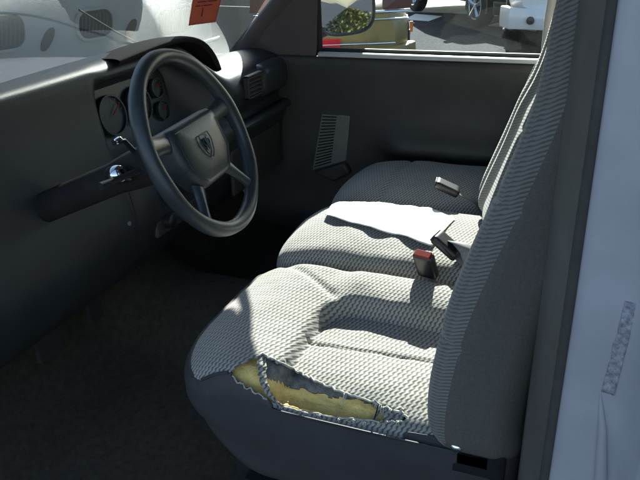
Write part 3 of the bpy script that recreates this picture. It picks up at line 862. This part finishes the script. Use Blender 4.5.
# --- seats
def seat_mesh(name, V, F, mat, parent, keep=None):
    """keep: boolean per face"""
    if keep is not None:
        F = [f for f, k in zip(F, keep) if k]
        used = sorted({i for f in F for i in f}); mp = {a: i for i, a in enumerate(used)}
        V = V[used]; F = [tuple(mp[i] for i in f) for f in F]
    me = bpy.data.meshes.new(name); me.from_pydata(V.tolist(), [], F); me.update()
    o = bpy.data.objects.new(name, me); COL.objects.link(o); me.materials.append(mat)
    for p in me.polygons: p.use_smooth = True
    attach(o, parent); return o

def nz(P, s, seed=0.): return np.array([noise.noise((p[0]*s+seed, p[1]*s, p[2]*s)) for p in P])

X0, X1, X2, X3 = .130, .600, .985, 1.425
ZT = .88
def cushion(xa, xb, kind, step, inset=0.):
    y_f = .022 if kind == 'driver' else 0.
    V, F = rbox((xa+inset, -.66, .615+inset), (xb-inset, y_f-inset, ZT-inset), .048-inset*.5, step)
    x, y, z = V.T.copy()
    O = V.copy()
    top = sstep(ZT-.06, ZT-.01, z)
    # rounded nose, underside sweeping up at the front, rounded front corners in plan
    t = np.clip((y+.20)/.20, 0, 1)
    low = 1-sstep(.62, .80, z)
    V[:, 2] += low*.10*t**2
    V[:, 2] -= .032*t**2.2*sstep(.75, .88, z)
    xc = (xa+xb)/2; hx = (xb-xa)/2
    if kind == 'driver':
        out = np.clip((xc-x)/hx, 0, 1); V[:, 1] -= .085*out**3*t
        inn = np.clip((x-xc)/hx, 0, 1); V[:, 1] -= .012*inn**4*t
        V[:, 0] += .015*low*np.clip((xc-x)/hx, 0, 1)
    else:
        u = np.abs((x-xc)/hx); V[:, 1] -= .04*u**4*t-.02*t*(1-u**2)
    # crown / bolsters
    d = np.zeros(len(V))
    if kind == 'driver':
        ib = .452+.012*np.sin((y+.2)*6)                # inner bolster seam
        yl = -.235                                       # seam behind the front roll
        # rounded insert corner: superposed seam distance
        dx = x-ib; dy = y-yl
        rc = .07
        qx = np.maximum(dx+rc, 0); qy = np.maximum(dy+rc, 0)
        sd = np.hypot(qx, qy)-rc+np.minimum(np.maximum(dx+rc, dy+rc), 0)
        ins = 1-sstep(-.014, .022, sd)
        d += -.030*ins
        d += .016*(1-ins)*np.sin(np.clip((x-.445)/.155, 0, 1)*np.pi)*sstep(-.20, -.27, y)   # crowned bolster
        d += .012*(1-ins)*np.sin(np.clip((y+.235)/.22, 0, 1)*np.pi)
        d -= .011*gauss(sd, .0065)
        # mitre seam from the insert corner to the front inner corner
        mx, my = .455, -.235; ex, ey = .575, -.06
        L = math.hypot(ex-mx, ey-my); s = ((x-mx)*(ex-mx)+(y-my)*(ey-my))/L; nd = ((x-mx)*(ey-my)-(y-my)*(ex-mx))/L
        d -= .007*gauss(nd, .010)*sstep(-.02, .02, s)*(1-sstep(L-.02, L+.03, s))
        # lengthwise stitched line in the insert
        d -= .006*gauss(x-(.318+.01*np.sin(y*9)), .0045)*ins
        d += .006*ins*np.sin((x-.13)/.32*np.pi*2-.9)
        # sag near torn edge
        d -= .014*gauss(x-.14, .05)*gauss(y+.36, .14)
    else:
        d += .016*(1-((x-xc)/hx)**2)*(1-np.clip((y+.1)/.1, 0, 1)**2)
        if kind == 'centre':
            d += .014
            d -= .006*gauss(y+.30, .006)*0
        d -= .008*gauss(y+.17, .006)*(kind != 'centre')
    d += .0035*nz(V, 9., 2.)+.0015*nz(V, 28., 5.)
    V[:, 2] += d*top
    return V, F, O
# driver cushion with the torn outboard edge
V, F, O = cushion(X0, X1, 'driver', .0045)
Fa = np.array(F)
TEAR = [(-.146, .146), (-.158, .166), (-.172, .184), (-.189, .203), (-.215, .198), (-.245, .188), (-.269, .178), (-.30, .169), (-.33, .160), (-.361, .153), (-.40, .147), (-.431, .143), (-.462, .134), (-.470, .124),
        (-.452, .113), (-.42, .106), (-.38, .098), (-.34, .093), (-.30, .091), (-.27, .090), (-.243, .092), (-.213, .100), (-.185, .112), (-.160, .124), (-.148, .134)]
# roughen the polygon
rp2 = []
for i, p in enumerate(TEAR):
    q = TEAR[(i+1) % len(TEAR)]
    for k in range(5):
        s = k/5; a = p[0]+(q[0]-p[0])*s; b_ = p[1]+(q[1]-p[1])*s
        rp2.append((a+.0022*noise.noise((a*150, b_*150, 0))*2, b_+.0035*noise.noise((a*130, b_*130, 7))*2))
TP = np.array(rp2)
def wcoord(P): return P[:, 0]+(P[:, 2]-ZT)
def inside(y, w):
    r = np.zeros(len(y), bool); n = len(TP)
    for i in range(n):
        y1, w1 = TP[i]; y2, w2 = TP[(i+1) % n]
        c = ((w1 > w) != (w2 > w)); 
        with np.errstate(divide='ignore', invalid='ignore'):
            xi = (y2-y1)*(w-w1)/(w2-w1)+y1
        r ^= c & (y < xi)
    return r
ctr = V[Fa].mean(1); wv = wcoord(ctr)
near = (ctr[:, 0] < .26) & (ctr[:, 2] > .74)
hole = inside(ctr[:, 1], wv) & near
keep = ~hole
# snap the hole's rim onto the torn outline
cnt_h = set(Fa[hole].ravel().tolist()); cnt_k = set(Fa[keep].ravel().tolist()); rim = sorted(cnt_h & cnt_k)
segA = TP; segB = np.roll(TP, -1, 0)
for i in rim:
    p = np.array([V[i, 1], V[i, 0]+V[i, 2]-ZT]); ab = segB-segA; t = np.clip(((p-segA)*ab).sum(1)/np.maximum((ab**2).sum(1), 1e-9), 0, 1)
    c = segA+ab*t[:, None]; j = ((c-p)**2).sum(1).argmin(); dlt = c[j]-p
    V[i, 1] += dlt[0]
    if V[i, 0] > X0+.03: V[i, 0] += dlt[1]
    elif V[i, 2] < ZT-.04: V[i, 2] += dlt[1]
    else: V[i, 0] += dlt[1]*.5; V[i, 2] += dlt[1]*.5
# curl the cloth up along the upper lip of the tear
yy = V[:, 1]; ww = wcoord(V)
# split fabric top from vinyl side
oc = O[Fa].mean(1)
side = oc[:, 2] < np.where((oc[:, 1] < -.15) & (oc[:, 1] > -.47), .856, .867)
cush = seat_mesh('seat_cushion', V, F, M['fabric'], TR, keep & ~side)
md = cush.modifiers.new('solid', 'SOLIDIFY'); md.thickness = .004; md.offset = -1
cush['label'] = 'driver side cushion, ribbed grey cloth torn open along its outer edge'
sp = seat_mesh('side_panel', V, F, M['vinyl'], cush, keep & side)
md = sp.modifiers.new('solid', 'SOLIDIFY'); md.thickness = .003; md.offset = -1
# surface lookup for placing trims along the tear
top_pts = V[[i for i in cnt_k]]; top_pts = top_pts[(top_pts[:, 0] < .27) & (top_pts[:, 2] > .72)]
tw = wcoord(top_pts)
def surf(y, w, off=0.):
    d2 = (top_pts[:, 1]-y)**2+(tw-w)**2; j = np.argsort(d2)[:4]; wt = 1/(d2[j]+1e-7); p = (top_pts[j]*wt[:, None]).sum(0)/wt.sum()
    c = np.array([X0+.05, p[1], ZT-.05]); n = p-c; n[1] = 0; n /= max(1e-6, np.linalg.norm(n))
    if p[0] > X0+.06: n = np.array([0, 0, 1.])
    return Vector(p+n*off)
# piping along the boundary of cloth and vinyl
bv = np.array(sorted(set(Fa[side & keep].ravel().tolist()) & set(Fa[keep & ~side].ravel().tolist())))
def pipe(idx, ax, lo_, hi_, n=70):
    k_ = V[idx]; k_ = k_[np.argsort(k_[:, ax])]; q = np.linspace(max(lo_, k_[:, ax].min()), min(hi_, k_[:, ax].max()), n)
    P_ = np.stack([np.interp(q, k_[:, ax], k_[:, c]) for c in range(3)], 1)
    P_[1:-1] = (P_[:-2]+2*P_[1:-1]+P_[2:])/4
    G().tube(P_.tolist(), .0034, 7).make('piping', M['vinyl'], cush)
pipe(bv[(O[bv, 0] < X0+.02) & (O[bv, 1] < -.02)], 1, -.64, -.472)
pipe(bv[(O[bv, 0] < X0+.02) & (O[bv, 1] < -.02)], 1, -.142, -.02)
pipe(bv[(O[bv, 1] > .0)], 0, 0, 1)
# foam inside
Vf, Ff, _ = cushion(X0, X1, 'driver', .004, .012)
Ffa = np.array(Ff); cf = Vf[Ffa].mean(1)
selm = (cf[:, 0] < .27) & (cf[:, 2] > .73) & (cf[:, 1] < -.09) & (cf[:, 1] > -.475)
wq = wcoord(cf)-.0
edge = .146+.0+.012*np.array([noise.noise((p[1]*40, p[0]*30, 3)) for p in cf])
selm &= wcoord(cf) > np.interp(cf[:, 1], [-.475, -.42, -.34, -.243, -.16, -.14], [.108, .094, .082, .080, .110, .130])
shaded_sel = selm & (wq > edge+.004) & (cf[:, 1] < -.192) & (cf[:, 1] > -.40)
hn = nz(Vf, 38., 9.)*.006+nz(Vf, 110., 1.)*.0022
c0 = np.array([X0+.06, 0, ZT-.07])
nn = Vf-c0; nn[:, 1] = 0; nn /= np.linalg.norm(nn, axis=1, keepdims=True)
dig = -.016*gauss(Vf[:, 1]+.30, .09)*gauss(wcoord(Vf)-.115, .04)-.03*sstep(-.435, -.465, Vf[:, 1])
Vf += nn*(hn+dig)[:, None]
seat_mesh('foam', Vf, Ff, M['foam'], cush, selm & ~shaded_sel)
seat_mesh('shaded_cloth', Vf+nn*.001, Ff, M['shaded_cloth'], cush, shaded_sel)  # cloth underside in the hollow, shade mixed into its grey
# torn lips: rolled frayed edges
def lip(name, idx, r, mat, off):
    pts = []
    for y, w in idx: pts.append(surf(y, w, off)+Vector((random.uniform(-1, 1), random.uniform(-1, 1), random.uniform(-1, 1)))*.0016)
    rr = [r*(.55+.9*abs(noise.noise((p.x*180, p.y*180, p.z*90)))+.2*random.random()) for p in pts]
    G().tube(pts, rr, 7).make(name, mat, cush)
upi = [tuple(p) for p in TP[14:66:1]]; loi = [tuple(p) for p in TP[66:118:1]]
lip('torn_lip', upi, .0024, M['fray'], .001); lip('torn_lip', loi, .0019, M['fray'], .001)
# strip of cloth hanging across the hole
P = [surf(-.189, .203, .0), Vector((.150, -.205, .872)), Vector((.128, -.222, .855)), surf(-.243, .092, .001)]
V = []; F = []
for i, s in enumerate(np.linspace(0, 1, 24)):
    a = (1-s); q = P[0]*a**3+P[1]*3*a*a*s+P[2]*3*a*s*s+P[3]*s**3
    w_ = .009+.004*noise.noise((s*9, 0, 4))
    V += [q+Vector((.0, w_, .002)), q+Vector((0, -w_*.8, -.001))]
for i in range(23): F.append((2*i, 2*i+1, 2*i+3, 2*i+2))
put('cloth_shred', V, F, M['fabric'], cush, solid=.0014)
# ragged scrap at the right end of the hole
V = []; F = []
for i in range(14):
    for j in range(9):
        s, t = i/13, j/8
        y = -.405-.055*s; w_ = .118+.030*t
        p = surf(y, min(.150, max(.10, w_)), -.002+.012*noise.noise((s*5, t*5, 2))+.006*(1-s)*math.sin(t*7))
        V.append(p)
for i in range(13):
    for j in range(8):
        if i < 5 and noise.noise((i*1.7, j*1.3, 8)) > .0: continue
        F.append((i*9+j, i*9+j+1, (i+1)*9+j+1, (i+1)*9+j))
put('cloth_scrap', V, F, M['fabric'], cush, solid=.0015)
# loose threads
for (y, w_) in ((-.236, .094), (-.248, .093), (-.315, .092), (-.322, .092), (-.352, .094), (-.38, .098), (-.402, .10), (-.352, .153), (-.425, .143), (-.44, .14), (-.455, .118)):
    for k in range(4):
        p = surf(y+random.uniform(-.004, .004), w_, .001); L = random.uniform(.006, .030)
        dn = Vector((-.25 if w_ < .13 else -.5, random.uniform(-.5, .5), -1)).normalized()
        q = [p, p+Vector((-.004, 0, .001)), p+dn*L*.5+Vector((-.004, random.uniform(-.003, .003), 0)), p+dn*L+Vector((-.003, random.uniform(-.006, .006), 0))]
        G().tube(q, [.0009, .0008, .0007, .0004], 5).make('loose_thread', M['fray'], cush)

# centre and passenger cushions
V, F, _ = cushion(X1+.003, X2-.003, 'centre', .010); c2 = seat_mesh('seat_cushion', V, F, M['fabric'], TR); CT = V[V[:, 2] > .84].copy(); c2['label'] = 'centre cushion of the bench in bright sun, under the white paper'
V, F, _ = cushion(X2+.003, X3, 'passenger', .012); c3 = seat_mesh('seat_cushion', V, F, M['fabric'], TR); c3['label'] = 'passenger side cushion in the shade of the door'
# base
V, F = rbox((X0+.06, -.62, .53), (X3-.04, -.10, .64), .02, .04); put('seat_base', V, F, M['black'], TR)
g = G(); g.box((X0+.035, -.60, .56), (X0+.058, -.14, .60)); g.make('seat_track', M['black'], TR, smooth=False)

# backrests
def backrest(xa, xb, front, thick, r, label, step=.008, side_mat=True, ztop=1.60, zbot=.80, crown=.022, seams=(), slope=0., wander=.003):
    V, F = rbox((xa, 0, zbot), (xb, thick, ztop), r, step)
    x, y, z = V.T.copy()
    zs = [p[0] for p in front]; ys = [p[1] for p in front]
    fy = np.interp(z, zs, ys)
    # smooth interpolation by local averaging
    fy = (np.interp(z-.03, zs, ys)+2*np.interp(z, zs, ys)+np.interp(z+.03, zs, ys))/4
    u = (x-(xa+xb)/2)/((xb-xa)/2)
    yn = fy-thick+y
    fr = sstep(.4, 1, y/thick)
    d = crown*(1-np.abs(u)**3)
    ins = 1-sstep(.52, .66, np.abs(u))
    d += -.012*ins-.006*gauss(np.abs(u)-.60, .03)
    for s in seams: d -= .006*gauss(z-s, .006)
    yn += fr*(d+wander*nz(V, 8., xa))+slope*(x-xa)
    V[:, 1] = yn
    Fa = np.array(F); c = V[Fa].mean(1)
    yfr = np.interp(c[:, 2], zs, ys)
    sd = np.stack([y], 1)[Fa].mean(1)[:, 0] < thick-.030
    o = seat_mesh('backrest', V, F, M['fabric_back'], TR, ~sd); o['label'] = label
    sp_ = seat_mesh('side_panel', V, F, M['vinyl_back'], o, sd)
    return o
fr_d = [(.80, -.520), (.86, -.508), (.93, -.510), (.98, -.518), (1.057, -.530), (1.159, -.559), (1.24, -.586), (1.33, -.615), (1.39, -.630), (1.46, -.638), (1.62, -.655)]
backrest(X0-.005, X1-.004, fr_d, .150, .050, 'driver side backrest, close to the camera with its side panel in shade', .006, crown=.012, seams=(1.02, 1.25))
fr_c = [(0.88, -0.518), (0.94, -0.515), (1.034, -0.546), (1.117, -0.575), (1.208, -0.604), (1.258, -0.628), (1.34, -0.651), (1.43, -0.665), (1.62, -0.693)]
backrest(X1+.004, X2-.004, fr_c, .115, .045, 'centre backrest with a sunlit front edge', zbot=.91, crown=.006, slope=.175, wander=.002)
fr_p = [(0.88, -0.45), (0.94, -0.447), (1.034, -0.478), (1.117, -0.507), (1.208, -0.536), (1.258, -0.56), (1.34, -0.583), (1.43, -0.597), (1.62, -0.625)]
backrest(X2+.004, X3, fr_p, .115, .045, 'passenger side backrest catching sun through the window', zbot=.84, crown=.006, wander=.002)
# recliner hinge cover at the outer rear corner, small bright bolt
g = G(); V, F = rbox((X0+.0, -.640, .775), (X0+.030, -.545, .845), .012, .006); rc_ = put('recliner_cover', V, F, M['black'], TR)
G().lathe([(.008, 0), (.008, .004), (.004, .006)], (X0-.0, -.56, .835), (-1, 0, .2), 12).make('bolt', M['chrome'], rc_)

# --- belts and buckles
def buckle(name, c, d, label, col='red', L=.075):
    c = Vector(c); d = Vector(d).normalized(); a = Vector((0, 0, 1)).cross(d).normalized(); u = d.cross(a)
    m = Matrix((( *[d.x, a.x, u.x], c.x), (d.y, a.y, u.y, c.y), (d.z, a.z, u.z, c.z), (0, 0, 0, 1)))
    V, F = rbox((-L, -.024, -.011), (0, .024, .011), .007, .005)
    V = [m @ Vector(p) for p in V]
    o = put(name, V, F, M['black'], TR); o['label'] = label
    g = G(); g.box((-.007, -.0185, -.0085), (.0022, .0185, .0085), m); g.make('release_button', M[col], o, smooth=False, bevel=.001)
    g = G(); pts = [m @ Vector((-L*.9, 0, 0)), m @ Vector((-L-.05, 0, -.004)), m @ Vector((-L-.10, 0, -.03))]
    V = []
    for p in pts: V += [p+a*.02, p-a*.02]
    put('strap', V, [(0, 1, 3, 2), (2, 3, 5, 4)], M['webbing'], o, solid=.002)
    return o
buckle('belt_buckle', (.572, -.398, .950), (-.40, .10, .85), 'black buckle with a red button lying on the cushion gap')
buckle('belt_buckle', (.665, -.405, .955), (.15, .75, .50), 'black buckle standing beside the white paper', 'black', .07)
buckle('belt_buckle', (1.01, -.33, .955), (-.1, .8, .35), 'dark buckle behind the centre cushion, its edge lit', 'black', .07)
g = G()
V = []; pth = [(.62, -.505, .90), (.628, -.49, .935), (.64, -.47, .95), (.66, -.455, .945), (.69, -.46, .925), (.72, -.50, .90)]
for p in pth: V += [(p[0]-.004, p[1]+.02, p[2]+.004), (p[0]+.004, p[1]-.02, p[2])]
put('lap_belt', V, [(2*i, 2*i+1, 2*i+3, 2*i+2) for i in range(len(pth)-1)], M['webbing'], TR, solid=.002)
# passenger shoulder belt hanging down from the far pillar
V = []
for s in np.linspace(0, 1, 10):
    z = 1.60+(1.0-1.60)*s; V += [(1.435-.02*math.sin(s*3), -.575+.03*math.sin(s*3.1), z), (1.445-.02*math.sin(s*3), -.600+.03*math.sin(s*3.1), z)]
put('shoulder_belt', V, [(2*i, 2*i+1, 2*i+3, 2*i+2) for i in range(9)], M['sill'], TR, solid=.002)

# ------------------------------------------------------------------ loose things
# white paper on the centre cushion: crumpled sheet, near edge lifting in scallops
near_e = [(.795, -.085), (.742, -.215), (.727, -.302), (.690, -.392)]
far_e = [(.965, -.050), (.975, -.19), (.955, -.31), (.875, -.412)]
def pl(L, s):
    n = len(L)-1; i = min(n-1, int(s*n)); f = s*n-i; return (L[i][0]*(1-f)+L[i+1][0]*f, L[i][1]*(1-f)+L[i+1][1]*f)
rows = []
for i in range(50):
    s = i/49; a = pl(near_e, s); b_ = pl(far_e, s); r = []
    for j in range(26):
        t = j/25; x = a[0]+(b_[0]-a[0])*t; y = a[1]+(b_[1]-a[1])*t
        x -= .006*math.sin(s*17)*(1-t)
        j_ = ((CT[:, 0]-min(x, X2-.012))**2+(CT[:, 1]-y)**2).argsort()[:6]
        z = CT[j_, 2].mean()+.004+(.010*(1-t)**2*(.55+.45*math.sin(s*17+.6)))+.0025*noise.noise((x*18, y*18, 1))+.0025*abs(noise.noise((x*45+y*20, y*38, 2)))
        r.append((x, y, z))
    rows.append(r)
V, F = loft_grid(rows); pp = put('paper', V, F, M['paper'], None, solid=.0012)
pp['label'] = 'crumpled white paper lying on the sunlit centre cushion'; pp['category'] = 'paper'
rows = [[(.80+.10*u+.02*v, -.15-.16*v, .926+.003*noise.noise((u*4, v*4, 5))) for u in np.linspace(0, 1, 12)] for v in np.linspace(0, 1, 16)]

# orange notice stuck inside the windscreen
nx0, nx1 = 1.160, 1.28
t = thing('notice', 'orange paper notice with dark print stuck inside the windscreen above the dashboard', 'notice', (1.18, .47, 1.34))
def np_(u, v, off=0.):   # u across, v up
    x = nx0+.118*u+.010*v; return Vector((x, .497-.055*v-.03*u+.004*math.sin(u*3+v*2)-off, 1.335+.165*v-.004*u))
rows = [[np_(u, v) for u in np.linspace(0, 1, 14)] for v in np.linspace(0, 1, 16)]
V, F = loft_grid(rows); sheet = put('sheet', V, F, M['notice'], t, solid=.0006)
def text(body, u, v, size, parent):
    cu = bpy.data.curves.new('print', 'FONT'); cu.body = body; cu.size = size; cu.extrude = .0001
    ob = bpy.data.objects.new('print', cu); COL.objects.link(ob)
    a = (np_(1, v)-np_(0, v)).normalized(); up_ = (np_(u, v+.1)-np_(u, v)).normalized(); n = a.cross(up_)
    p = np_(u, v, .0018)
    ob.matrix_world = Matrix(((a.x, up_.x, n.x, p.x), (a.y, up_.y, n.y, p.y), (a.z, up_.z, n.z, p.z), (0, 0, 0, 1)))
    bpy.context.view_layer.update()
    dg = bpy.context.evaluated_depsgraph_get(); me = bpy.data.meshes.new_from_object(ob.evaluated_get(dg))
    mw = ob.matrix_world.copy(); me.transform(mw)
    bpy.data.objects.remove(ob)
    o = bpy.data.objects.new('print', me); COL.objects.link(o); me.materials.clear(); me.materials.append(M['ink']); attach(o, parent)
text('NOTICE', .14, .50, .026, t); text('1', .36, .14, .040, t)
g = G()
for v in (.34, .41, .40+.30, .78, .86):
    g.box((0, 0, 0), (0, 0, 0)) if False else None
    a, b_ = np_(.15, v, .001), np_(.15+random.uniform(.5, .75), v, .001)
    k = 0; n_ = 14
    for i in range(n_):
        if random.random() < .25: continue
        p, q = a+(b_-a)*(i/n_), a+(b_-a)*((i+.75)/n_); g.tube([p, q], .0016, 4)
g.make('print', M['ink'], t)

# ------------------------------------------------------------------ camera, light
C = Vector((-.72, -.68, 1.60)); yaw, pit, roll = rad(22), rad(25), rad(2)
Fv = Vector((math.cos(pit)*math.cos(yaw), math.cos(pit)*math.sin(yaw), -math.sin(pit)))
Rv = Vector((math.sin(yaw), -math.cos(yaw), 0)); Uv = Rv.cross(Fv)
R2 = Rv*math.cos(roll)-Uv*math.sin(roll); U2 = Rv*math.sin(roll)+Uv*math.cos(roll)
cam = bpy.data.cameras.new('camera'); co = bpy.data.objects.new('camera', cam); COL.objects.link(co)
co.matrix_world = Matrix(((R2.x, U2.x, -Fv.x, C.x), (R2.y, U2.y, -Fv.y, C.y), (R2.z, U2.z, -Fv.z, C.z), (0, 0, 0, 1)))
cam.sensor_width = 36; cam.lens = 670/640*36; cam.clip_start = .02; cam.clip_end = 1000
sc.camera = co

w = bpy.data.worlds.new('World'); sc.world = w; w.use_nodes = True
nt = w.node_tree; bg = nt.nodes['Background']; sky = nt.nodes.new('ShaderNodeTexSky'); sky.sky_type = 'NISHITA'; sky.sun_disc = False
ts = Vector((math.cos(rad(SUN_AZ))*math.cos(rad(SUN_EL)), math.sin(rad(SUN_AZ))*math.cos(rad(SUN_EL)), math.sin(rad(SUN_EL))))
sky.sun_elevation = rad(SUN_EL); sky.sun_rotation = math.atan2(ts.x, ts.y)
nt.links.new(sky.outputs[0], bg.inputs[0]); bg.inputs[1].default_value = .07
su = bpy.data.lights.new('sun', 'SUN'); su.energy = 5; su.angle = rad(.5); su.color = (1, .965, .91)
so = bpy.data.objects.new('sun', su); COL.objects.link(so); so.rotation_euler = (-ts).to_track_quat('-Z', 'Y').to_euler()
sc.view_settings.view_transform = 'Standard'; sc.view_settings.look = 'None'; sc.view_settings.gamma = 1
sc.view_settings.exposure = 1.98
sc.cycles.max_bounces = 8; sc.cycles.transparent_max_bounces = 12
sc.cycles.caustics_reflective = False; sc.cycles.caustics_refractive = False
